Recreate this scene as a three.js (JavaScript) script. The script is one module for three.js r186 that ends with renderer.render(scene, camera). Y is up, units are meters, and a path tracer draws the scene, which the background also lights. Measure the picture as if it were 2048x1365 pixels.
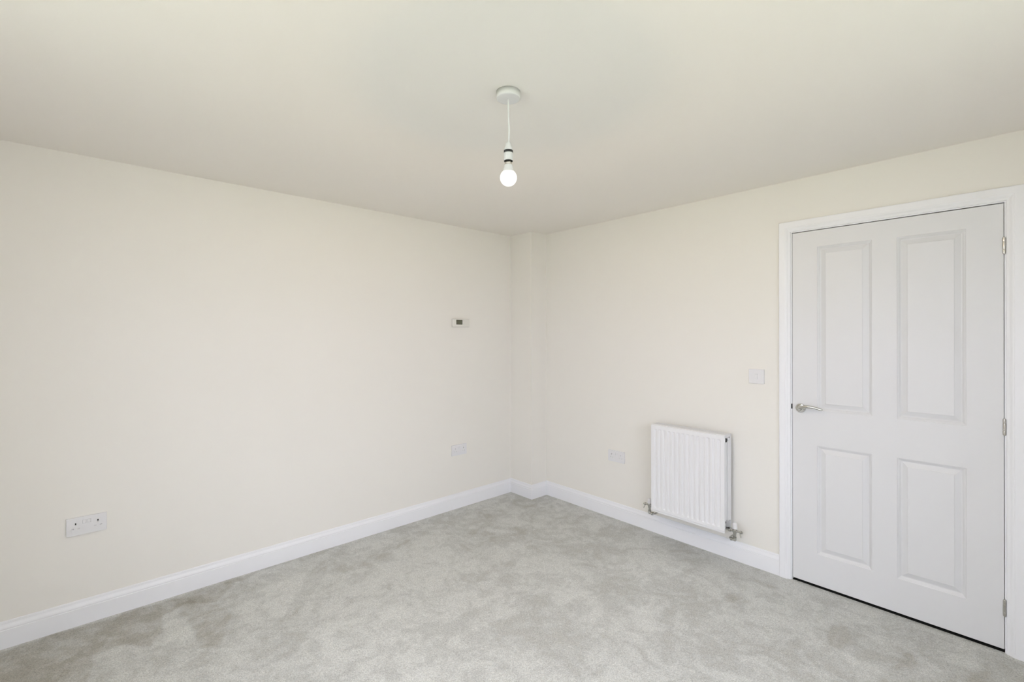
import * as THREE from 'three';
import { RoundedBoxGeometry } from 'three/addons/geometries/RoundedBoxGeometry.js';
import { mergeGeometries } from 'three/addons/utils/BufferGeometryUtils.js';
import { ImprovedNoise } from 'three/addons/math/ImprovedNoise.js';
import { RectAreaLightUniformsLib } from 'three/addons/lights/RectAreaLightUniformsLib.js';

// ---------------------------------------------------------------- renderer, camera, sky, light
const renderer = new THREE.WebGLRenderer({ antialias: true });
renderer.toneMapping = THREE.LinearToneMapping;
renderer.toneMappingExposure = 1.0;
renderer.shadowMap.enabled = true;
RectAreaLightUniformsLib.init();
const scene = new THREE.Scene();

const W = 2048, H = 1365, FOCAL = 928.647;
const camera = new THREE.PerspectiveCamera(THREE.MathUtils.radToDeg(2 * Math.atan(H / 2 / FOCAL)), W / H, 0.05, 120);
const YAW = 0.8322167;
camera.position.set(3.09325, 1.41045, 2.98285);
camera.lookAt(3.09325 - Math.sin(YAW), 1.41045, 2.98285 - Math.cos(YAW));
camera.rotateZ(-0.00172);
camera.setViewOffset(W, H, 0, 13.434, W, H);           // level camera, lens shifted a little
camera.updateProjectionMatrix();
scene.add(camera);

// an even bright overcast: the main daylight, let in by the two windows behind the camera
{
  const w = 64, h = 32, d = new Float32Array(w * h * 4);       // an overcast sky grows brighter towards the zenith
  for (let j = 0; j < h; j++) {
    const up = Math.max(0, Math.sin(((j + 0.5) / h - 0.5) * Math.PI)), l = (1 + 2 * up);
    for (let i = 0; i < w; i++) d.set([3.65 * l, 3.85 * l, 4.6 * l, 1], 4 * (j * w + i));
  }
  const t = new THREE.DataTexture(d, w, h, THREE.RGBAFormat, THREE.FloatType);
  t.mapping = THREE.EquirectangularReflectionMapping; t.magFilter = THREE.LinearFilter; t.colorSpace = THREE.LinearSRGBColorSpace; t.needsUpdate = true;
  scene.background = t;
}

// the room: right wall in the plane z = 0, left wall in the plane x = 0, carpet at y = 0
const RX = 3.68, RZ = 3.71, CH = 2.29, WD = 0.30;
const WIN = { a0: 1.5, a1: 3.35, y0: 0.92, y1: 2.08 };      // in the wall z = RZ, along x
const WIN2 = { a0: 1.3, a1: 2.9, y0: 0.92, y1: 2.08 };       // in the wall x = RX, along z
// area light added outside each opening on top of the sky, as wide and high as the glass
function windowLight(w, at, turn, strength) {
  const l = new THREE.RectAreaLight(new THREE.Color().setRGB(1.0, 0.95, 0.86), strength, w.a1 - w.a0, w.y1 - w.y0);
  l.name = 'added_window_light'; l.position.copy(at); l.rotation.y = turn; scene.add(l);
}
windowLight(WIN, new THREE.Vector3((WIN.a0 + WIN.a1) / 2, (WIN.y0 + WIN.y1) / 2, RZ + WD + 0.02), 0, 0.8);
windowLight(WIN2, new THREE.Vector3(RX + WD + 0.02, (WIN2.y0 + WIN2.y1) / 2, (WIN2.a0 + WIN2.a1) / 2), Math.PI / 2, 0.35);

// ---------------------------------------------------------------- helpers
let seed = 20240611;
const rnd = () => { seed = (seed + 0x6d2b79f5) | 0; let t = Math.imul(seed ^ (seed >>> 15), 1 | seed); t = (t + Math.imul(t ^ (t >>> 7), 61 | t)) ^ t; return ((t ^ (t >>> 14)) >>> 0) / 4294967296; };
const PI = Math.PI, V = (x, y, z) => new THREE.Vector3(x, y, z);
const names = {};
function numbered(n) { names[n] = (names[n] ?? -1) + 1; return names[n] ? n + '_' + String(names[n]).padStart(3, '0') : n; }
function merge(list) {
  list = list.flat().map((g) => { const h = g.index ? g.toNonIndexed() : g; for (const k of Object.keys(h.attributes)) if (!['position', 'normal', 'uv'].includes(k)) h.deleteAttribute(k); return h; });
  return list.length === 1 ? list[0] : mergeGeometries(list);
}
function mesh(name, geos, material, parent) {
  const m = new THREE.Mesh(merge([geos]), material);
  m.name = name; m.castShadow = m.receiveShadow = true;
  parent.add(m); return m;
}
function struct(name, geos, material) { const m = mesh(name, geos, material, scene); m.userData.kind = 'structure'; return m; }
function structGroup(name) { const g = new THREE.Group(); g.name = name; g.userData.kind = 'structure'; scene.add(g); return g; }
function thing(name, label, category, pos, turn = 0, group) {
  const g = new THREE.Group(); g.name = numbered(name); g.position.copy(pos); g.rotation.y = turn;
  g.userData = { label, category }; if (group) g.userData.group = group;
  scene.add(g); return g;
}
function box(x0, x1, y0, y1, z0, z1) { const g = new THREE.BoxGeometry(x1 - x0, y1 - y0, z1 - z0); g.translate((x0 + x1) / 2, (y0 + y1) / 2, (z0 + z1) / 2); return metricUv(g); }
function rbox(x0, x1, y0, y1, z0, z1, r, s = 3) { const g = new RoundedBoxGeometry(x1 - x0, y1 - y0, z1 - z0, s, r); g.translate((x0 + x1) / 2, (y0 + y1) / 2, (z0 + z1) / 2); return g; }
function lathe(pts, n = 32) { return new THREE.LatheGeometry(pts.map(([r, y]) => new THREE.Vector2(Math.max(r, 1e-5), y)), n); }
function cyl(a, b, r, r2 = r, n = 20) {          // a closed cylinder from point a to point b
  const d = b.clone().sub(a), g = new THREE.CylinderGeometry(r2, r, d.length(), n);
  g.applyQuaternion(new THREE.Quaternion().setFromUnitVectors(V(0, 1, 0), d.clone().normalize()));
  const c = a.clone().add(b).multiplyScalar(0.5); g.translate(c.x, c.y, c.z); return g;
}
function tube(pts, r, n = 40, m = 12) { return new THREE.TubeGeometry(new THREE.CatmullRomCurve3(pts), n, r, m); }
function metricUv(g) {                             // uv in metres, from the plane that each face lies in
  const p = g.attributes.position, n = g.attributes.normal, uv = new Float32Array(p.count * 2);
  for (let i = 0; i < p.count; i++) {
    const ax = Math.abs(n.getX(i)), ay = Math.abs(n.getY(i)), az = Math.abs(n.getZ(i));
    const [u, v] = ax > ay && ax > az ? [p.getZ(i), p.getY(i)] : ay > az ? [p.getX(i), p.getZ(i)] : [p.getX(i), p.getY(i)];
    uv[2 * i] = u; uv[2 * i + 1] = v;
  }
  g.setAttribute('uv', new THREE.BufferAttribute(uv, 2)); return g;
}
function slab(w0, w1, h0, h1, holes, depth) {      // an upright panel with openings, in x-y, thickness towards -z
  const s = new THREE.Shape([[w0, h0], [w1, h0], [w1, h1], [w0, h1]].map(([x, y]) => new THREE.Vector2(x, y)));
  for (const [a, b, c, d] of holes) s.holes.push(new THREE.Path([[a, c], [a, d], [b, d], [b, c]].map(([x, y]) => new THREE.Vector2(x, y))));
  const g = new THREE.ExtrudeGeometry(s, { depth, bevelEnabled: false }); g.translate(0, 0, -depth); return metricUv(g);
}
// triangles from quads, with flat normals
function quads(list) {
  const p = [];
  for (const [a, b, c, d] of list) p.push(...a, ...b, ...c, ...a, ...c, ...d);
  const g = new THREE.BufferGeometry(); g.setAttribute('position', new THREE.Float32BufferAttribute(p, 3)); g.computeVertexNormals();
  return metricUv(g);
}
// a moulding: closed profile of [out, across] pairs, swept along stations {o, out, across} (position and the two mitred axes)
function moulding(profile, stations, caps = true) {
  const at = (s, [o, a]) => [s.o.x + s.out.x * o + s.across.x * a, s.o.y + s.out.y * o + s.across.y * a, s.o.z + s.out.z * o + s.across.z * a];
  const q = [], n = profile.length;
  for (let k = 0; k + 1 < stations.length; k++) for (let i = 0; i < n; i++) {
    const A = profile[i], B = profile[(i + 1) % n];
    q.push([at(stations[k], A), at(stations[k + 1], A), at(stations[k + 1], B), at(stations[k], B)]);
  }
  const gs = [quads(q)];
  if (caps) {
    const tri = THREE.ShapeUtils.triangulateShape(profile.map(([o, a]) => new THREE.Vector2(o, a)), []);
    for (const s of [stations[0], stations[stations.length - 1]]) {
      const p = []; for (const t of tri) for (const i of t) p.push(...at(s, profile[i]));
      const g = new THREE.BufferGeometry(); g.setAttribute('position', new THREE.Float32BufferAttribute(p, 3)); g.computeVertexNormals(); gs.push(metricUv(g));
    }
  }
  return merge(gs);
}

// ---------------------------------------------------------------- materials
const noise = new ImprovedNoise();
function noiseTexture(size, f, srgb) {
  const d = new Uint8Array(size * size * 4);
  for (let j = 0; j < size; j++) for (let i = 0; i < size; i++) { const c = f(i, j), k = 4 * (j * size + i); d[k] = c[0]; d[k + 1] = c[1]; d[k + 2] = c[2]; d[k + 3] = 255; }
  const t = new THREE.DataTexture(d, size, size, THREE.RGBAFormat); t.magFilter = THREE.LinearFilter; t.minFilter = THREE.LinearMipmapLinearFilter; t.generateMipmaps = true;
  t.wrapS = t.wrapT = THREE.RepeatWrapping; if (srgb) t.colorSpace = THREE.SRGBColorSpace; t.needsUpdate = true; return t;
}
const stipple = noiseTexture(512, (i, j) => {        // the orange-peel of rolled emulsion
  const w = (p, q, s) => noise.noise(p * s, q * s, 3.1);
  const v = 128 + 70 * w(i, j, 0.23) + 40 * w(i, j, 0.11) + 20 * (rnd() - 0.5);
  return [v, v, v];
});
stipple.repeat.set(2.2, 2.2);
const paint = (r, g, b, rough = 0.92, bump = 0.00012) => new THREE.MeshStandardMaterial({ color: new THREE.Color().setRGB(r, g, b), roughness: rough, bumpMap: stipple, bumpScale: bump });
const plain = (r, g, b, rough, metal = 0) => new THREE.MeshStandardMaterial({ color: new THREE.Color().setRGB(r, g, b), roughness: rough, metalness: metal });
const M = {
  wall: paint(0.882, 0.864, 0.812),
  ceiling: paint(0.94, 0.908, 0.855),
  wood: paint(0.90, 0.91, 0.935, 0.42, 0.00002),
  door: paint(0.785, 0.79, 0.80, 0.45, 0.00003),
  plastic: plain(0.825, 0.825, 0.835, 0.35),
  pendantPlastic: plain(0.82, 0.82, 0.81, 0.35),
  thermostat: plain(0.80, 0.79, 0.74, 0.4),
  radiator: plain(0.86, 0.865, 0.88, 0.32),
  fins: plain(0.55, 0.55, 0.55, 0.5),
  dark: plain(0.012, 0.012, 0.012, 0.7),
  nearBlack: plain(0.03, 0.03, 0.03, 0.6),
  chrome: plain(0.62, 0.62, 0.595, 0.13, 1),
  valveMetal: plain(0.56, 0.56, 0.54, 0.09, 1),
  nickel: plain(0.60, 0.585, 0.55, 0.25, 1),
  bayonet: plain(0.75, 0.72, 0.66, 0.3, 1),
  doorGapShade: plain(0.015, 0.015, 0.014, 0.95),  // near-black slab colour paints the shade in the gap under the door
  lawn: plain(0.22, 0.25, 0.15, 0.95),
  upvc: plain(0.84, 0.84, 0.84, 0.35),
  lcd: plain(0.125, 0.128, 0.088, 0.3),
  lcdEdge: plain(0.05, 0.05, 0.03, 0.3),
  glass: new THREE.MeshPhysicalMaterial({ color: 0xffffff, roughness: 0.02, transmission: 1, thickness: 0, ior: 1.45 }),
};

// carpet: short grey-beige saxony pile; flecked tufts, and patches where the pile lies the other way
function carpetMaterial() {
  const N = 2048;
  const inside = (poly, x, y) => { let c = false; for (let i = 0, j = poly.length - 1; i < poly.length; j = i++) { const [a, b] = poly[i], [e, f] = poly[j]; if ((b > y) !== (f > y) && x < ((e - a) * (y - b)) / (f - b) + a) c = !c; } return c; };
  const edge = (poly, x, y) => { let m = 9; for (let i = 0, j = poly.length - 1; i < poly.length; j = i++) { const [a, b] = poly[i], [e, f] = poly[j], l = (e - a) ** 2 + (f - b) ** 2, t = Math.min(1, Math.max(0, ((x - a) * (e - a) + (y - b) * (f - b)) / l)); m = Math.min(m, Math.hypot(x - a - t * (e - a), y - b - t * (f - b))); } return m; };
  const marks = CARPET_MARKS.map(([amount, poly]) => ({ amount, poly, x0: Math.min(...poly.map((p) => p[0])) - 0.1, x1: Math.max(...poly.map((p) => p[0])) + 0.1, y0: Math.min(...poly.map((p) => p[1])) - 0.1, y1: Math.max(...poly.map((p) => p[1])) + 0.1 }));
  const n = (x, z, s, k) => noise.noise(x * s, z * s, k);
  const sm = (v, a, b) => { const t = Math.min(1, Math.max(0, (v - a) / (b - a))); return t * t * (3 - 2 * t); };
  // lay of the pile on a coarse grid, interpolated to the fine one
  const G = 513, lay = new Float32Array(G * G);
  for (let j = 0; j < G; j++) for (let i = 0; i < G; i++) {
    const x = (i / (G - 1)) * RX, z = (j / (G - 1)) * RZ;
    const wx = x + 0.07 * n(x, z, 5, 1.7) + 0.02 * n(x, z, 17, 4.2), wz = z + 0.07 * n(x, z, 5, 8.3) + 0.02 * n(x, z, 17, 2.9);
    const a = 0.38 * n(wx * 1.25, wz * 0.8, 3.1, 0.5) + 0.46 * n(wx, wz, 8.3, 5.5) + 0.46 * n(wx, wz, 16, 9.1) + 0.34 * n(wx, wz, 31, 6.1);
    let v = 1.0 + 0.2 * (sm(a, -0.42, 0.42) - 0.55) + 0.02 * n(x, z, 60, 2.2);
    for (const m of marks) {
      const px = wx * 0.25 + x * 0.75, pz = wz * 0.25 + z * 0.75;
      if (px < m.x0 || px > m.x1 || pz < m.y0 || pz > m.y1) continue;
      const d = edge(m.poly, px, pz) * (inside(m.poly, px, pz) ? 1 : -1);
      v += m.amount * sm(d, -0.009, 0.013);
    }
    lay[j * G + i] = v;
  }
  const fleck = new Float32Array(N * N);
  for (let k = 0; k < N * N; k++) fleck[k] = rnd() + rnd() - 1;
  const d = new Uint8Array(N * N * 4), enc = (l) => Math.round(255 * Math.min(1, Math.max(0, l <= 0.0031308 ? 12.92 * l : 1.055 * l ** (1 / 2.4) - 0.055)));
  const b = new Uint8Array(N * N * 4);
  for (let j = 0; j < N; j++) for (let i = 0; i < N; i++) {
    const k = j * N + i, u = (i / (N - 1)) * (G - 1.001), w = (j / (N - 1)) * (G - 1.001), iu = Math.floor(u), iw = Math.floor(w), fu = u - iu, fw = w - iw, L = (a, c) => lay[c * G + a];
    const v = (L(iu, iw) * (1 - fu) + L(iu + 1, iw) * fu) * (1 - fw) + (L(iu, iw + 1) * (1 - fu) + L(iu + 1, iw + 1) * fu) * fw;
    const r = fleck[(j * N + ((i + 1) % N))], dn = fleck[((j + 1) % N) * N + i], g = (fleck[k] * 0.6 + r * 0.3 + dn * 0.3);
    const t = v * (1 + 0.42 * g), warm = 0.035 * fleck[(k * 7 + 13) % (N * N)];
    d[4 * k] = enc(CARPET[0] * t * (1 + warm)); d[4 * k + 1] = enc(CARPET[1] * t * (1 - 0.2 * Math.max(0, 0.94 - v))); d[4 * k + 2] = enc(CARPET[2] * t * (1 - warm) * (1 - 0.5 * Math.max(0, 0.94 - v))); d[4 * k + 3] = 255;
    const h = Math.round(128 + 100 * g); b[4 * k] = b[4 * k + 1] = b[4 * k + 2] = Math.min(255, Math.max(0, h)); b[4 * k + 3] = 255;
  }
  const make = (data, srgb) => { const t = new THREE.DataTexture(data, N, N, THREE.RGBAFormat); t.magFilter = THREE.LinearFilter; t.minFilter = THREE.LinearMipmapLinearFilter; t.generateMipmaps = true; if (srgb) t.colorSpace = THREE.SRGBColorSpace; t.needsUpdate = true; return t; };
  return new THREE.MeshStandardMaterial({ map: make(d, true), bumpMap: make(b, false), bumpScale: 0.0012, roughness: 1 });
}
const CARPET = [0.562, 0.567, 0.542];
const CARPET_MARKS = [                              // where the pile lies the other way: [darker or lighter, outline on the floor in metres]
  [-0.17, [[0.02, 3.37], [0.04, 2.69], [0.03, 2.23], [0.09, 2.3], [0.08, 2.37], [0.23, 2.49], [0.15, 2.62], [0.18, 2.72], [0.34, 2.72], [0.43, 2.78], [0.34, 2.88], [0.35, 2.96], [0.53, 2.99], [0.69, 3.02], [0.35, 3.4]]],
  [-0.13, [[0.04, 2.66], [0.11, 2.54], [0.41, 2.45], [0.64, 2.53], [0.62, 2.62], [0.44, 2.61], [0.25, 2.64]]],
  [-0.085, [[0.21, 2.03], [0.24, 1.91], [0.4, 2.01], [0.66, 2.24], [0.63, 2.29], [0.44, 2.14]]],
  [-0.06, [[0.24, 1.91], [0.23, 1.56], [0.25, 1.31], [0.37, 1.56], [0.42, 1.87]]],
  [-0.14, [[2.71, 0.63], [2.72, 0.43], [2.74, 0.33], [2.78, 0.3], [2.81, 0.52]]],
  [-0.12, [[2.93, 0.41], [2.97, 0.17], [3.03, 0.02], [3.11, 0.05], [3.11, 0.23]]],
  [-0.055, [[2.46, 0.4], [2.48, 0.32], [2.54, 0.29], [2.57, 0.39], [2.56, 0.49], [2.51, 0.52]]],
  [-0.1, [[2.0, 0.47], [2.02, 0.41], [2.07, 0.42], [2.08, 0.48], [2.03, 0.52]]],
  [-0.05, [[1.31, 0.04], [1.73, 0.01], [2.14, -0.01], [2.2, 0.2], [1.88, 0.2], [1.45, 0.2]]],
  [-0.07, [[0.34, 1.12], [0.4, 0.94], [0.57, 0.85], [0.83, 1.06], [0.82, 1.18], [0.65, 1.27]]],
  [-0.07, [[0.56, 0.73], [0.63, 0.61], [0.75, 0.69], [0.69, 0.82]]],
  [-0.08, [[0.21, 0.75], [0.2, 0.62], [0.34, 0.68], [0.33, 0.8]]],
  [-0.06, [[0.16, 0.35], [0.2, 0.26], [0.41, 0.26], [0.36, 0.41]]],
  [0.06, [[0.29, 2.72], [0.18, 2.67], [0.46, 2.61], [0.56, 2.63], [0.51, 2.72]]],
  [0.05, [[0.24, 2.32], [0.23, 2.04], [0.62, 2.27], [0.53, 2.46]]],
  [0.05, [[0.83, 2.17], [0.93, 1.8], [1.32, 1.52], [1.61, 1.67], [1.61, 1.95], [1.28, 2.31]]],
  [0.04, [[1.3, 0.55], [1.62, 0.38], [1.9, 0.38], [1.77, 0.64], [1.47, 0.73]]],
  [0.04, [[1.39, 1.04], [1.61, 0.88], [1.88, 0.85], [1.95, 1.1], [1.66, 1.27]]],
];

// ---------------------------------------------------------------- the setting
{ // floor: carpet over the whole room (its rectangle of pile is the top of the slab)
  const g = new THREE.PlaneGeometry(RX, RZ + 0.006); g.rotateX(-PI / 2); g.translate(RX / 2, 0, RZ / 2 - 0.003);
  const uv = g.attributes.uv, p = g.attributes.position;
  for (let i = 0; i < p.count; i++) uv.setXY(i, p.getX(i) / RX, p.getZ(i) / RZ);
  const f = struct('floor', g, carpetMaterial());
  f.userData.label = 'light grey carpet with brushed pile patches covering the floor';
  mesh('floor_slab', box(-0.3, RX + 0.3, -0.25, -0.002, -1.6, RZ + 0.3), M.doorGapShade, f);
}
struct('ceiling', box(-0.3, RX + 0.3, CH, CH + 0.25, -1.6, RZ + 0.3), M.ceiling);
struct('wall_left', box(-0.25, 0, 0, CH, -0.12, RZ + 0.0), M.wall);
const DOOR = { x0: 2.2061, x1: 3.0397, y0: 0.0155, y1: 1.9855, fx0: 2.2045, fx1: 3.0415, fy: 1.9895, lining: 0.027 };
{ // the doorway is a notch in the wall's outline
  const a = DOOR.fx0 - DOOR.lining, b = DOOR.fx1 + DOOR.lining, d = DOOR.fy + DOOR.lining;
  const s = new THREE.Shape([[-0.25, 0], [a, 0], [a, d], [b, d], [b, 0], [RX + 0.25, 0], [RX + 0.25, CH], [-0.25, CH]].map(([x, y]) => new THREE.Vector2(x, y)));
  const g = new THREE.ExtrudeGeometry(s, { depth: 0.12, bevelEnabled: false }); g.translate(0, 0, -0.12);
  struct('wall_right', metricUv(g), M.wall);
}
{ const g = slab(-RZ, 0, 0, CH, [[-WIN2.a1, -WIN2.a0, WIN2.y0, WIN2.y1]], WD); g.rotateY(PI / 2); g.translate(RX + WD, 0, 0); struct('wall_side', g, M.wall); }
{ const g = slab(-0.25, RX + 0.25, 0, CH, [[WIN.a0, WIN.a1, WIN.y0, WIN.y1]], WD); g.translate(0, 0, RZ + WD); struct('wall_back', g, M.wall); }
const BX = 0.2656, BZ = 0.1823;                    // boxed-in pipes in the corner
struct('wall_boxing', box(0, BX, 0, CH, 0, BZ), M.wall);
struct('wall_landing', [box(1.5, 3.9, 0, CH, -1.5, -1.4), box(1.4, 1.5, 0, CH, -1.5, -0.12), box(3.9, 4.0, 0, CH, -1.5, -0.12)], M.wall);
struct('ground', box(-30, 34, -2.9, -2.8, -26, 44), M.lawn);

// skirting boards
const SKIRT = [[0, 0], [0.015, 0], [0.015, 0.081], [0.0143, 0.0822], [0.0128, 0.0832], [0.0134, 0.0875], [0.0130, 0.0915], [0.0115, 0.0965], [0.0092, 0.1015], [0.0074, 0.1065], [0.0068, 0.1105], [0.0068, 0.1130], [0.0055, 0.1135], [0.0055, 0.1160], [0.0040, 0.1185], [0.0020, 0.1195], [0, 0.1195]];
const up = V(0, 1, 0);
const stn = (x, z, ox, oz) => ({ o: V(x, 0, z), out: V(ox, 0, oz), across: up });
struct('baseboard_left', moulding(SKIRT, [stn(0, RZ, 1, -1), stn(0, BZ, 1, 1)]), M.wood);
struct('baseboard_boxing', moulding(SKIRT, [stn(0, BZ, 1, 1), stn(BX, BZ, 1, 1), stn(BX, 0, 1, 1)]), M.wood);
struct('baseboard_right', moulding(SKIRT, [stn(BX, 0, 1, 1), stn(DOOR.fx0 - 0.063, 0, 0, 1)]), M.wood);
struct('baseboard_corner', moulding(SKIRT, [stn(DOOR.fx1 + 0.063, 0, 0, 1), stn(RX, 0, -1, 1)]), M.wood);
struct('baseboard_side', moulding(SKIRT, [stn(RX, 0, -1, 1), stn(RX, RZ, -1, -1)]), M.wood);
struct('baseboard_back', moulding(SKIRT, [stn(RX, RZ, -1, -1), stn(0, RZ, 1, -1)]), M.wood);

{ // door frame: lining, stops, architraves
  const t = structGroup('trim_1'); t.userData.label = 'white moulded architrave and lining around the door';
  const { fx0, fx1, fy, lining: L } = DOOR;
  for (const [a, b] of [[fx0 - L, fx0], [fx1, fx1 + L]]) mesh('door_lining', box(a, b, 0, fy, -0.12, 0), M.wood, t);
  mesh('door_lining', box(fx0 - L, fx1 + L, fy, fy + L, -0.12, 0), M.wood, t);
  mesh('door_stop', [box(fx0, fx0 + 0.012, 0, fy - 0.012, -0.075, -0.043), box(fx1 - 0.012, fx1, 0, fy - 0.012, -0.075, -0.043), box(fx0, fx1, fy - 0.012, fy, -0.075, -0.043)], M.wood, t);
  // profile: [out of the wall, away from the opening]
  const m = 0.006, A = [[0, m], [0.0062, m], [0.0076, m + 0.0016], [0.0086, m + 0.0050], [0.0096, m + 0.0085], [0.0112, m + 0.0115], [0.0134, m + 0.0145], [0.0154, m + 0.0175], [0.0166, m + 0.0205], [0.0170, m + 0.0235], [0.0179, m + 0.0250], [0.0180, m + 0.0540], [0.0172, m + 0.0562], [0.0152, m + 0.0575], [0, m + 0.0575]];
  const s = (x, y, ax, ay) => ({ o: V(x, y, 0), out: V(0, 0, 1), across: V(ax, ay, 0) });
  mesh('architrave', moulding(A, [s(fx0, 0, -1, 0), s(fx0, fy, -1, 1)]), M.wood, t);
  mesh('architrave', moulding(A, [s(fx0, fy, -1, 1), s(fx1, fy, 1, 1)]), M.wood, t);
  mesh('architrave', moulding(A, [s(fx1, fy, 1, 1), s(fx1, 0, 1, 0)]), M.wood, t);
  const k = mesh('strike_plate', rbox(fx0 - 0.0045, fx0 + 0.0008, 0.981, 1.009, -0.022, 0.0012, 0.0004, 1), M.dark, t); k.userData.label = 'dark slot of the latch keep';
}

{ // door leaf: white moulded four-panel door with lever handle and three butt hinges
  const D = structGroup('door_1'); D.userData.label = 'closed white four-panel door with a curved chrome lever handle';
  const panels = [[2.3285, 2.573, 0.985, 1.894], [2.6725, 2.9205, 0.985, 1.892], [2.3275, 2.572, 0.187, 0.789], [2.6725, 2.9205, 0.187, 0.790]];
  const T = 0.040, e = 0.0015, { x0, x1, y0, y1 } = DOOR;
  const s = new THREE.Shape([[x0 + e, y0 + e], [x1 - e, y0 + e], [x1 - e, y1 - e], [x0 + e, y1 - e]].map(([x, y]) => new THREE.Vector2(x, y)));
  for (const [a, b, c, d] of panels) s.holes.push(new THREE.Path([[a, c], [a, d], [b, d], [b, c]].map(([x, y]) => new THREE.Vector2(x, y))));
  const face = metricUv(new THREE.ShapeGeometry(s));
  const ring = (o, oz, i, iz) => [[[o[0], o[2], oz], [o[1], o[2], oz], [i[1], i[2], iz], [i[0], i[2], iz]], [[o[1], o[2], oz], [o[1], o[3], oz], [i[1], i[3], iz], [i[1], i[2], iz]], [[o[1], o[3], oz], [o[0], o[3], oz], [i[0], i[3], iz], [i[1], i[3], iz]], [[o[0], o[3], oz], [o[0], o[2], oz], [i[0], i[2], iz], [i[0], i[3], iz]]];
  const leafRect = (k) => [x0 + k, x1 - k, y0 + k, y1 - k];
  mesh('door_leaf', [face, quads([...ring(leafRect(0), -e, leafRect(e), 0), ...ring(leafRect(0), -T, leafRect(0), -e)]), box(x0 + 0.0001, x1 - 0.0001, y0 + 0.0001, y1 - 0.0001, -T, -0.0145)], M.door, D);
  const steps = [[0, 0], [0.0014, -0.0024], [0.0045, -0.0038], [0.0085, -0.0072], [0.0120, -0.0112], [0.0145, -0.0130], [0.0175, -0.0130], [0.0195, -0.0120], [0.0392, -0.0028], [0.0402, -0.0010], [0.0420, -0.0006]];
  for (const [a, b, c, d] of panels) {
    const q = [], at = ([k]) => [a + k, b - k, c + k, d - k];
    for (let i = 0; i + 1 < steps.length; i++) q.push(...ring(at(steps[i]), steps[i][1], at(steps[i + 1]), steps[i + 1][1]));
    const f = at(steps[steps.length - 1]), z = steps[steps.length - 1][1];
    q.push([[f[0], f[2], z], [f[1], f[2], z], [f[1], f[3], z], [f[0], f[3], z]]);
    mesh('door_panel', quads(q), M.door, D);
  }
  for (const y of [1.798, 0.998, 0.200]) {          // butt hinge: knuckles in five-part rhythm, leaves let into door and frame
    const h = new THREE.Group(); h.name = 'hinge'; h.position.set((x1 + DOOR.fx1) / 2, y, 0.0035); h.userData.label = 'satin steel butt hinge'; D.add(h);
    const K = (a, b) => lathe([[0, a], [0.0040, a], [0.0056, a + 0.0009], [0.0056, b - 0.0009], [0.0040, b], [0, b]], 20);
    mesh('knuckle', [K(-0.035, -0.0165), K(-0.0160, 0.0160), K(0.0165, 0.035), lathe([[0, -0.0385], [0.0028, -0.038], [0.0042, -0.0362], [0.0042, 0.0362], [0.0028, 0.038], [0, 0.0385]], 16)], M.nickel, h);
    mesh('hinge_leaf', [box(-0.0012, -0.0002, -0.035, 0.035, -0.035, -0.002), box(0.0002, 0.0012, -0.035, 0.035, -0.035, -0.002)], M.nickel, h);
  }
  const hd = new THREE.Group(); hd.name = 'door_handle'; hd.position.set(2.2490, 0.9895, 0); hd.userData.label = 'curved chrome lever handle on a round rose'; D.add(hd);
  const rose = lathe([[0, 0], [0.0252, 0], [0.0252, 0.0055], [0.0243, 0.0082], [0.0225, 0.0096], [0.0150, 0.0102], [0.0108, 0.0108], [0.0098, 0.0125], [0.0096, 0.03], [0, 0.03]], 48); rose.rotateX(PI / 2);
  mesh('rose', rose, M.chrome, hd);
  // lever: a bar that grows out of the neck, sweeps over and tapers to its tip
  const c = new THREE.CatmullRomCurve3([V(0, -0.001, 0.018), V(0.0005, 0.0005, 0.032), V(0.006, 0.0060, 0.0430), V(0.018, 0.0115, 0.0480), V(0.036, 0.0160, 0.0495), V(0.056, 0.0168, 0.0495), V(0.078, 0.0145, 0.0490), V(0.099, 0.0100, 0.0480), V(0.1165, 0.0056, 0.0472)]);
  const NS = 120, MS = 20, pts = [], idx = [];
  const fr = c.computeFrenetFrames(NS);
  for (let i = 0; i <= NS; i++) {
    const t = i / NS, o = c.getPointAt(t), tan = c.getTangentAt(t), sideA = V(0, 1, 0).sub(tan.clone().multiplyScalar(tan.y)).normalize(), sideB = tan.clone().cross(sideA);
    let rv = 0.0115 - 0.0046 * Math.min(1, t * 1.35), rh = 0.0100 - 0.0032 * Math.min(1, t * 1.3);
    if (t > 0.955) { const k = Math.sqrt(Math.max(0, 1 - ((t - 0.955) / 0.045) ** 2)); rv *= Math.max(k, 0.04); rh *= Math.max(k, 0.04); }
    for (let j = 0; j < MS; j++) { const a = (2 * PI * j) / MS, q = o.clone().addScaledVector(sideA, rv * Math.cos(a)).addScaledVector(sideB, rh * Math.sin(a)); pts.push(q.x, q.y, q.z); }
  }
  for (let i = 0; i < NS; i++) for (let j = 0; j < MS; j++) { const a = i * MS + j, b = i * MS + ((j + 1) % MS); idx.push(a, b, a + MS, b, b + MS, a + MS); }
  const lg = new THREE.BufferGeometry(); lg.setAttribute('position', new THREE.Float32BufferAttribute(pts, 3)); lg.setIndex(idx); lg.computeVertexNormals(); metricUv(lg);
  mesh('lever', lg, M.chrome, hd);
}

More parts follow.
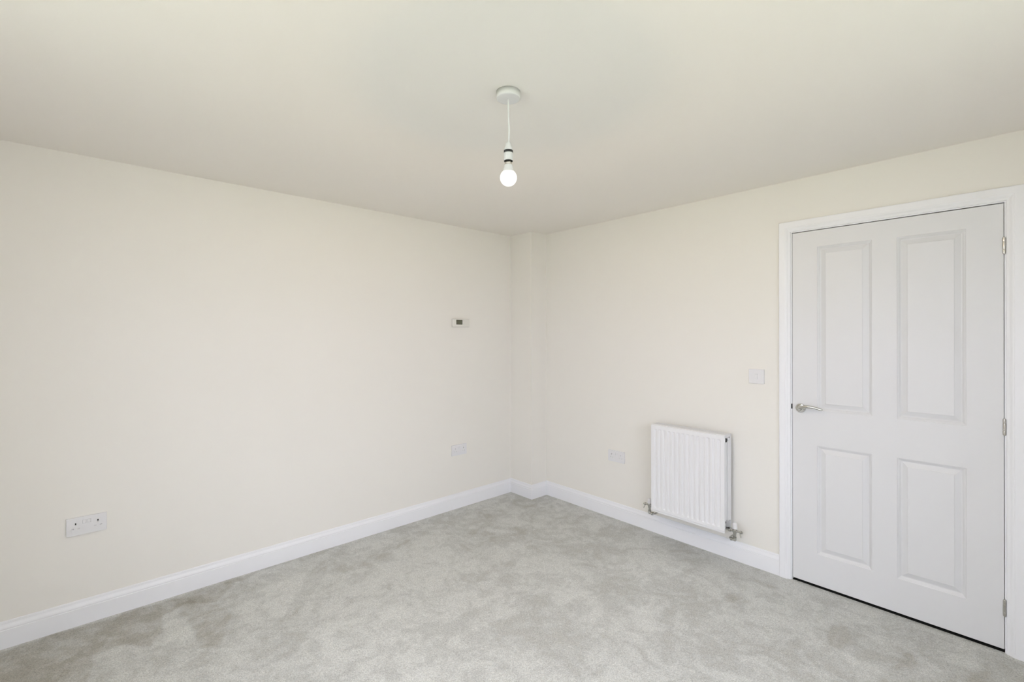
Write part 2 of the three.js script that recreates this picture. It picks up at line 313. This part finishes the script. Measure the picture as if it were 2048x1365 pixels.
// the two windows behind the camera: white frame, two casements and a sill board (built in x-y, inside towards -z)
function makeWindow(name, { a0, a1, y0, y1 }, place) {
  const w = structGroup(name), z = 0.17, f = 0.05, mid = (a0 + a1) / 2; place(w);
  mesh('window_frame', [box(a0, a1, y0, y0 + f, z, z + 0.07), box(a0, a1, y1 - f, y1, z, z + 0.07), box(a0, a0 + f, y0 + f, y1 - f, z, z + 0.07), box(a1 - f, a1, y0 + f, y1 - f, z, z + 0.07), box(mid - f / 2, mid + f / 2, y0 + f, y1 - f, z, z + 0.07)], M.upvc, w);
  for (const [a, b] of [[a0 + f, mid - f / 2], [mid + f / 2, a1 - f]]) mesh('pane', box(a, b, y0 + f, y1 - f, z + 0.03, z + 0.034), M.glass, w);
  mesh('window_sill', rbox(a0 - 0.04, a1 + 0.04, y0 - 0.022, y0, -0.035, z, 0.006), M.wood, w);
}
makeWindow('window_1', WIN, (w) => w.position.set(0, 0, RZ));
makeWindow('window_2', { ...WIN2, a0: -WIN2.a1, a1: -WIN2.a0 }, (w) => { w.position.set(RX, 0, 0); w.rotation.y = PI / 2; });

// ---------------------------------------------------------------- pendant lamp
{
  const P = thing('pendant_lamp', 'white pendant lamp with a bare lit bulb on a short cord from the ceiling', 'lamp', V(1.839, CH, 1.857));
  mesh('ceiling_rose', lathe([[0, -0.0258], [0.0120, -0.0262], [0.0360, -0.0258], [0.0412, -0.0252], [0.0430, -0.0238], [0.0437, -0.0205], [0.0440, -0.0004], [0, -0.0004]], 56), M.pendantPlastic, P);
  const yT = 2.100 - CH;
  mesh('cord', tube([V(0, -0.024, 0), V(0.0008, -0.06, 0.0004), V(0.001, -0.10, -0.001), V(0.0022, -0.135, -0.002), V(0.0016, -0.165, -0.001), V(0, yT - 0.005, 0)], 0.0031, 48, 12), M.pendantPlastic, P);
  const h = mesh('lamp_holder', [lathe([[0, 2.1070 - CH], [0.0062, 2.1070 - CH], [0.0086, 2.1050 - CH], [0.0106, 2.0970 - CH], [0.0145, 2.0860 - CH], [0.0158, 2.0800 - CH], [0.0158, 2.0778 - CH], [0, 2.0778 - CH]], 36),
    lathe([[0, 2.0690 - CH], [0.0158, 2.0690 - CH], [0.0164, 2.0675 - CH], ...Array.from({ length: 8 }, (_, i) => [[0.0164, 2.0655 - 0.003 * i - CH], [0.0157, 2.0645 - 0.003 * i - CH], [0.0164, 2.0635 - 0.003 * i - CH]]).flat(), [0.0164, 2.0415 - CH], [0.0150, 2.0400 - CH], [0, 2.0400 - CH]], 36)], M.pendantPlastic, P);
  const band = mesh('holder_band', lathe([[0, 2.0780 - CH], [0.0150, 2.0780 - CH], [0.0166, 2.0768 - CH], [0.0166, 2.0700 - CH], [0.0150, 2.0688 - CH], [0, 2.0688 - CH]], 36), M.nearBlack, h); band.userData.label = 'black band of the lamp holder';
  const b = new THREE.Group(); b.name = 'light_bulb'; P.add(b);
  const rim = mesh('bulb_cap', lathe([[0, 2.0402 - CH], [0.0126, 2.0402 - CH], [0.0126, 2.0300 - CH], [0.0118, 2.0255 - CH], [0, 2.0255 - CH]], 32), M.bayonet, b);
  rim.userData.label = 'silver bayonet cap';
  mesh('mouth_shade_ring', lathe([[0.0128, 2.0402 - CH], [0.0160, 2.0402 - CH], [0.0160, 2.0385 - CH], [0.0128, 2.0385 - CH], [0.0128, 2.0402 - CH]], 32), M.nearBlack, b);  // dark ring painted in for the shadow at the holder's mouth
  mesh('bulb_collar', lathe([[0, 2.0268 - CH], [0.0128, 2.0266 - CH], [0.0146, 2.0245 - CH], [0.0158, 2.0180 - CH], [0.0186, 2.0080 - CH], [0.0222, 1.9990 - CH], [0.0222, 1.9986 - CH], [0, 1.9986 - CH]], 40), M.pendantPlastic, b);
  const yc = 1.9790, R = 0.0302, glowPts = [];
  for (let i = 0; i <= 26; i++) { const a = -PI / 2 + (i / 26) * (PI / 2 + 0.72); glowPts.push([R * Math.cos(a), yc + R * Math.sin(a) - CH]); }
  glowPts.push([0, yc + R * Math.sin(0.72) - CH]);
  const globe = mesh('bulb_globe', lathe(glowPts, 48), new THREE.MeshStandardMaterial({ color: 0xffffff, roughness: 0.5, emissive: new THREE.Color().setRGB(1.0, 0.93, 0.82), emissiveIntensity: 1.6 }), b);
  globe.castShadow = false;
  const lamp = new THREE.PointLight(new THREE.Color().setRGB(1.0, 0.74, 0.45), 1.3, 0, 2); lamp.name = 'bulb_light'; lamp.position.set(0, yc + 0.0148 - CH, 0); lamp.castShadow = true; lamp.shadow.radius = 0.4; b.add(lamp);
}

// ---------------------------------------------------------------- radiator on the right wall
{
  const R = thing('radiator', 'white double-panel steel radiator with vertical grooves on the wall beside the door', 'radiator', V(1.629, 0, 0));
  const hw = 0.249, y0 = 0.198, y1 = 0.792, zF = 0.137, zB = 0.037;
  const groove = (x) => { const k = Math.round((x + hw) / 0.0332); if (k < 1 || k > 14) return 0; const d = Math.abs(x + hw - k * 0.0332); return d < 0.0045 ? 1 : d > 0.0105 ? 0 : 1 - (d - 0.0045) / 0.006; };
  const xs = [-hw + 0.002]; for (let k = 1; k <= 14; k++) { const c = -hw + k * 0.0332; xs.push(c - 0.0105, c - 0.0085, c - 0.0065, c - 0.0045, c + 0.0045, c + 0.0065, c + 0.0085, c + 0.0105); } xs.push(hw - 0.002);
  const ys = [[y0 + 0.0145, 0], [y0 + 0.030, 0], [y0 + 0.034, 0.45], [y0 + 0.040, 0.85], [y0 + 0.048, 1], [y1 - 0.0345, 1], [y1 - 0.0325, 0.92], [y1 - 0.0300, 0.5], [y1 - 0.0280, 0], [y1 - 0.004, 0]];
  const panelFront = (z, dir) => {
    const p = [], idx = [];
    for (const [y, t] of ys) for (const x of xs) p.push(x, y, z - dir * 0.0062 * t * groove(x));
    const n = xs.length; for (let j = 0; j + 1 < ys.length; j++) for (let i = 0; i + 1 < n; i++) { const a = j * n + i; dir > 0 ? idx.push(a, a + 1, a + n, a + 1, a + n + 1, a + n) : idx.push(a, a + n, a + 1, a + 1, a + n, a + n + 1); }
    const g = new THREE.BufferGeometry(); g.setAttribute('position', new THREE.Float32BufferAttribute(p, 3)); g.setIndex(idx); const h = g.toNonIndexed(); h.computeVertexNormals(); return metricUv(h);
  };
  const shell = (zo, zi) => { // turned edges of a panel
    const s = Math.sign(zo - zi), a = -hw, b = hw, yt = y1, r = 0.002;
    const q = (x, y, z) => [x, y, z];
    return quads([
      [q(a, y0 + 0.012, zi), q(a, y0 + 0.012, zo - s * r), q(a, yt - r, zo - s * r), q(a, yt - r, zi)], [q(a, y0 + 0.012, zo - s * r), q(a + r, y0 + 0.0145, zo), q(a + r, yt - 0.004, zo), q(a, yt - r, zo - s * r)],
      [q(b, y0 + 0.012, zi), q(b, y0 + 0.012, zo - s * r), q(b, yt - r, zo - s * r), q(b, yt - r, zi)], [q(b, y0 + 0.012, zo - s * r), q(b - r, y0 + 0.0145, zo), q(b - r, yt - 0.004, zo), q(b, yt - r, zo - s * r)],
      [q(a, yt - r, zo - s * r), q(a + r, yt - 0.004, zo), q(b - r, yt - 0.004, zo), q(b, yt - r, zo - s * r)], [q(a, yt - r, zo - s * r), q(b, yt - r, zo - s * r), q(b, yt, zo - s * 0.006), q(a, yt, zo - s * 0.006)], [q(a, yt, zo - s * 0.006), q(b, yt, zo - s * 0.006), q(b, yt, zi), q(a, yt, zi)],
      [q(a, yt - r, zi), q(a, yt - r, zo - s * r), q(a, yt, zo - s * 0.006), q(a, yt, zi)], [q(b, yt - r, zi), q(b, yt - r, zo - s * r), q(b, yt, zo - s * 0.006), q(b, yt, zi)],
      [q(a, y0 + 0.012, zo - s * r), q(b, y0 + 0.012, zo - s * r), q(b - r, y0 + 0.0145, zo), q(a + r, y0 + 0.0145, zo)], [q(a, y0 + 0.012, zi), q(b, y0 + 0.012, zi), q(b, y0 + 0.012, zo - s * r), q(a, y0 + 0.012, zo - s * r)], [q(a, y0 + 0.012, zi), q(b, y0 + 0.012, zi), q(b, yt, zi), q(a, yt, zi)],
    ]);
  };
  mesh('front_panel', [panelFront(zF, 1), shell(zF, zF - 0.013), rbox(-hw + 0.001, hw - 0.001, y0, y0 + 0.013, zF - 0.0060, zF - 0.0030, 0.0012, 2)], M.radiator, R);
  mesh('rear_panel', [panelFront(zB, -1), shell(zB, zB + 0.013), rbox(-hw + 0.001, hw - 0.001, y0, y0 + 0.013, zB + 0.0030, zB + 0.0060, 0.0012, 2)], M.radiator, R);
  const grille = [box(-hw + 0.001, hw - 0.001, y1 - 0.007, y1 + 0.0018, zF - 0.019, zF - 0.0125), box(-hw + 0.001, hw - 0.001, y1 - 0.007, y1 + 0.0018, zB + 0.0125, zB + 0.019)];
  for (let i = 0; i <= 38; i++) { const x = -hw + 0.006 + (i * (2 * hw - 0.012)) / 38; grille.push(box(x - 0.0048, x + 0.0048, y1 - 0.004, y1 + 0.0012, zB + 0.0185, zF - 0.0185)); }
  mesh('top_grille', grille, M.radiator, R);
  const fins = []; for (let i = 0; i < 28; i++) { const x = -hw + 0.03 + (i * (2 * hw - 0.06)) / 27; fins.push(box(x - 0.0005, x + 0.0005, y0 + 0.05, y1 - 0.05, zB + 0.0155, zB + 0.042), box(x - 0.0005, x + 0.0005, y0 + 0.05, y1 - 0.05, zF - 0.042, zF - 0.0155)); }
  mesh('convector_fins', fins, M.fins, R);
  for (const s of [-1, 1]) {                         // side cover, stepped, open where the tappings are
    const X = (a, b) => (s > 0 ? [hw - b, hw - a] : [-hw + a, -hw + b]);
    const [p, q] = X(0.0035, 0.0050), [p2, q2] = X(0.0010, 0.0025), zm = (zF + zB) / 2 + 0.004;
    mesh('side_cover', [box(p, q, y0 + 0.070, y1 - 0.046, zm, zF - 0.011), box(p2, q2, y0 + 0.062, y1 - 0.040, zB + 0.011, zm + 0.001), box(p2, q2, y1 - 0.016, y1 + 0.0015, zB + 0.004, zF - 0.010), box(p2, q2, y1 - 0.046, y1 - 0.012, zB + 0.004, zB + 0.018)], M.radiator, R);
    const plug = mesh('vent_plug', [cyl(V(s * (hw - 0.022), y1 - 0.030, 0.075), V(s * (hw + 0.001), y1 - 0.030, 0.075), 0.0105, 0.0105, 24), cyl(V(s * (hw + 0.001), y1 - 0.030, 0.075), V(s * (hw + 0.006), y1 - 0.030, 0.075), 0.0065, 0.0055, 20)], M.radiator, R);
    mesh('tapping_shade', cyl(V(s * (hw - 0.03), y1 - 0.032, 0.104), V(s * (hw - 0.002), y1 - 0.032, 0.104), 0.012, 0.012, 24), M.nearBlack, R);  // near-black stub stands in for the shade inside the open hole
    mesh('tapping_shade', cyl(V(s * (hw - 0.02), y0 + 0.062, 0.118), V(s * (hw - 0.002), y0 + 0.062, 0.118), 0.007, 0.007, 16), M.nearBlack, R);  // hole shade painted likewise at the lower opening
    // valve: union nut, body with drain spout, white cap, compression elbow and tail
    const v = new THREE.Group(); v.name = 'radiator_valve'; v.position.set(s * 0.2895, 0.2140, 0.087); v.userData.label = 'chrome radiator valve with a white cap'; R.add(v);
    const x = (k) => s * k;
    mesh('valve_body', [lathe([[0, -0.037], [0.0085, -0.037], [0.0085, -0.020], [0.0110, -0.014], [0.0122, -0.004], [0.0122, 0.006], [0.0095, 0.013], [0.0085, 0.020], [0, 0.020]], 28),
      cyl(V(x(-0.055), 0.001, 0), V(x(0), 0.001, 0), 0.0085, 0.0085, 20), cyl(V(x(-0.037), 0.001, 0), V(x(-0.021), 0.001, 0), 0.0135, 0.0135, 6)], M.valveMetal, v);
    mesh('drain_spout', [cyl(V(x(0.006), 0.001, 0), V(x(0.046), 0.001, 0), 0.0072, 0.0068, 20), cyl(V(x(0.030), 0.001, 0), V(x(0.040), 0.001, 0), 0.0100, 0.0100, 6), cyl(V(x(0.030), 0.000, 0.002), V(x(0.041), -0.026, 0.012), 0.0030, 0.0036, 12)], M.valveMetal, v);
    const cap = mesh('valve_cap', lathe([[0, 0.0130], [0.0138, 0.0130], [0.0142, 0.0160], [0.0125, 0.0400], [0.0110, 0.0455], [0.0060, 0.0480], [0, 0.0482]], 28), M.plastic, v); cap.userData.label = 'white plastic valve cap';
    mesh('pipe_elbow', [cyl(V(0, -0.036, 0), V(0, -0.050, 0), 0.0105, 0.0105, 6), new THREE.SphereGeometry(0.0098, 20, 14).translate(0, -0.0535, 0), cyl(V(0, -0.0535, 0), V(x(-0.020), -0.0535, 0), 0.0088, 0.0088, 20), cyl(V(x(-0.014), -0.0535, 0), V(x(-0.026), -0.0535, 0), 0.0112, 0.0112, 6)], M.valveMetal, v);
    mesh('pipe_tail', tube([V(x(-0.020), -0.0535, 0), V(x(-0.027), -0.0535, -0.001), V(x(-0.033), -0.0535, -0.007), V(x(-0.034), -0.0535, -0.020), V(x(-0.034), -0.0535, -0.0875)], 0.0052, 40, 12), M.valveMetal, v);
  }
}

// ---------------------------------------------------------------- sockets, switch, thermostat
function makeSocket(pos, turn, label) {
  const S = thing('double_socket', label, 'socket', pos, turn, 'white double wall sockets');
  const hw = 0.0735, hh = 0.043, t = 0.0095;
  // face plate with real pin holes
  const sh = new THREE.Shape(); const r = 0.003;
  sh.moveTo(-hw + r, -hh); sh.lineTo(hw - r, -hh); sh.quadraticCurveTo(hw, -hh, hw, -hh + r); sh.lineTo(hw, hh - r); sh.quadraticCurveTo(hw, hh, hw - r, hh); sh.lineTo(-hw + r, hh); sh.quadraticCurveTo(-hw, hh, -hw, hh - r); sh.lineTo(-hw, -hh + r); sh.quadraticCurveTo(-hw, -hh, -hw + r, -hh);
  const holes = [];
  for (const cx of [-0.0405, 0.0405]) holes.push([cx - 0.0024, cx + 0.0024, 0.0075, 0.0165, 1], [cx - 0.0145, cx - 0.0072, -0.0125, -0.0080, 0], [cx + 0.0072, cx + 0.0145, -0.0125, -0.0080, 0]);
  for (const [a, b, c, d] of holes) sh.holes.push(new THREE.Path([[a, c], [a, d], [b, d], [b, c]].map(([x, y]) => new THREE.Vector2(x, y))));
  for (const cx of [-0.0085, 0.0085]) sh.holes.push(new THREE.Path([[cx - 0.0063, 0.0098], [cx - 0.0063, 0.0262], [cx + 0.0063, 0.0262], [cx + 0.0063, 0.0098]].map(([x, y]) => new THREE.Vector2(x, y))));
  const g = new THREE.ExtrudeGeometry(sh, { depth: t - 0.0012, bevelEnabled: true, bevelThickness: 0.0012, bevelSize: 0.0010, bevelOffset: -0.0010, bevelSegments: 2 });
  mesh('face_plate', g, M.plastic, S);
  for (const [a, b, c, d, earth] of holes) { const m = mesh('pin_slot', box(a - 0.0006, b + 0.0006, c - 0.0006, d + 0.0006, 0.0005, earth ? 0.0010 : 0.0040), earth ? M.dark : M.plastic, S); m.userData.label = earth ? 'dark earth pin hole' : 'shuttered pin slot'; }
  for (const cx of [-0.0085, 0.0085]) { const k = rbox(cx - 0.0060, cx + 0.0060, 0.0101, 0.0259, -0.004, 0.0040, 0.0012); k.translate(0, -0.018, 0); k.rotateX(-0.13); k.translate(0, 0.018, 0.0075); mesh('rocker', k, M.plastic, S); }
  return S;
}
makeSocket(V(0, 0.4815, 2.9925), PI / 2, 'white double socket on the left wall, nearest and largest of the three');
makeSocket(V(0, 0.4710, 0.7560), PI / 2, 'small white double socket low on the left wall beneath the thermostat');
makeSocket(V(1.0050, 0.4755, 0), 0, 'white double socket on the right wall between the corner and the radiator');

{
  const S = thing('light_switch', 'square white light switch with one rocker beside the door frame', 'switch', V(2.014, 1.1535, 0));
  mesh('face_plate', rbox(-0.0435, 0.0435, -0.0435, 0.0435, 0, 0.0085, 0.0022), M.plastic, S);
  mesh('rocker_frame', [box(-0.0098, 0.0098, 0.0162, 0.0178, 0.0080, 0.0092), box(-0.0098, 0.0098, -0.0178, -0.0162, 0.0080, 0.0092), box(-0.0098, -0.0084, -0.0162, 0.0162, 0.0080, 0.0092), box(0.0084, 0.0098, -0.0162, 0.0162, 0.0080, 0.0092)], M.plastic, S);
  const k = rbox(-0.0078, 0.0078, -0.0155, 0.0155, -0.003, 0.0035, 0.001); k.rotateX(0.11); k.translate(0, 0, 0.0085);
  mesh('rocker', k, M.plastic, S);
}
{
  const T = thing('thermostat', 'white rectangular thermostat with a dark grey display high on the left wall', 'thermostat', V(0, 1.5035, 0.744), PI / 2);
  mesh('back_plate', rbox(-0.0800, 0.0800, -0.0300, 0.0300, 0, 0.006, 0.002), M.thermostat, T);
  mesh('housing', rbox(-0.0835, 0.0825, -0.0325, 0.0325, 0.005, 0.0235, 0.0045), M.thermostat, T);
  mesh('screen_bezel', [box(-0.0535, 0.0120, 0.0255, 0.0275, 0.023, 0.0248), box(-0.0535, 0.0120, -0.0155, -0.0135, 0.023, 0.0248), box(-0.0535, -0.0515, -0.0135, 0.0255, 0.023, 0.0248), box(0.0100, 0.0120, -0.0135, 0.0255, 0.023, 0.0248)], M.thermostat, T);
  const d = mesh('display', box(-0.0518, 0.0103, -0.0138, 0.0258, 0.0228, 0.0241), M.lcdEdge, T); mesh('liquid_crystal', box(-0.0475, 0.0060, -0.0085, 0.0222, 0.0238, 0.0244), M.lcd, d); d.userData.label = 'dark grey-green display';
  for (const y of [0.020, -0.006, -0.013]) mesh('button', rbox(0.0210, 0.0250, y - 0.0018, y + 0.0018, 0.0225, 0.0246, 0.0008, 2), M.fins, T);
}

renderer.render(scene, camera);
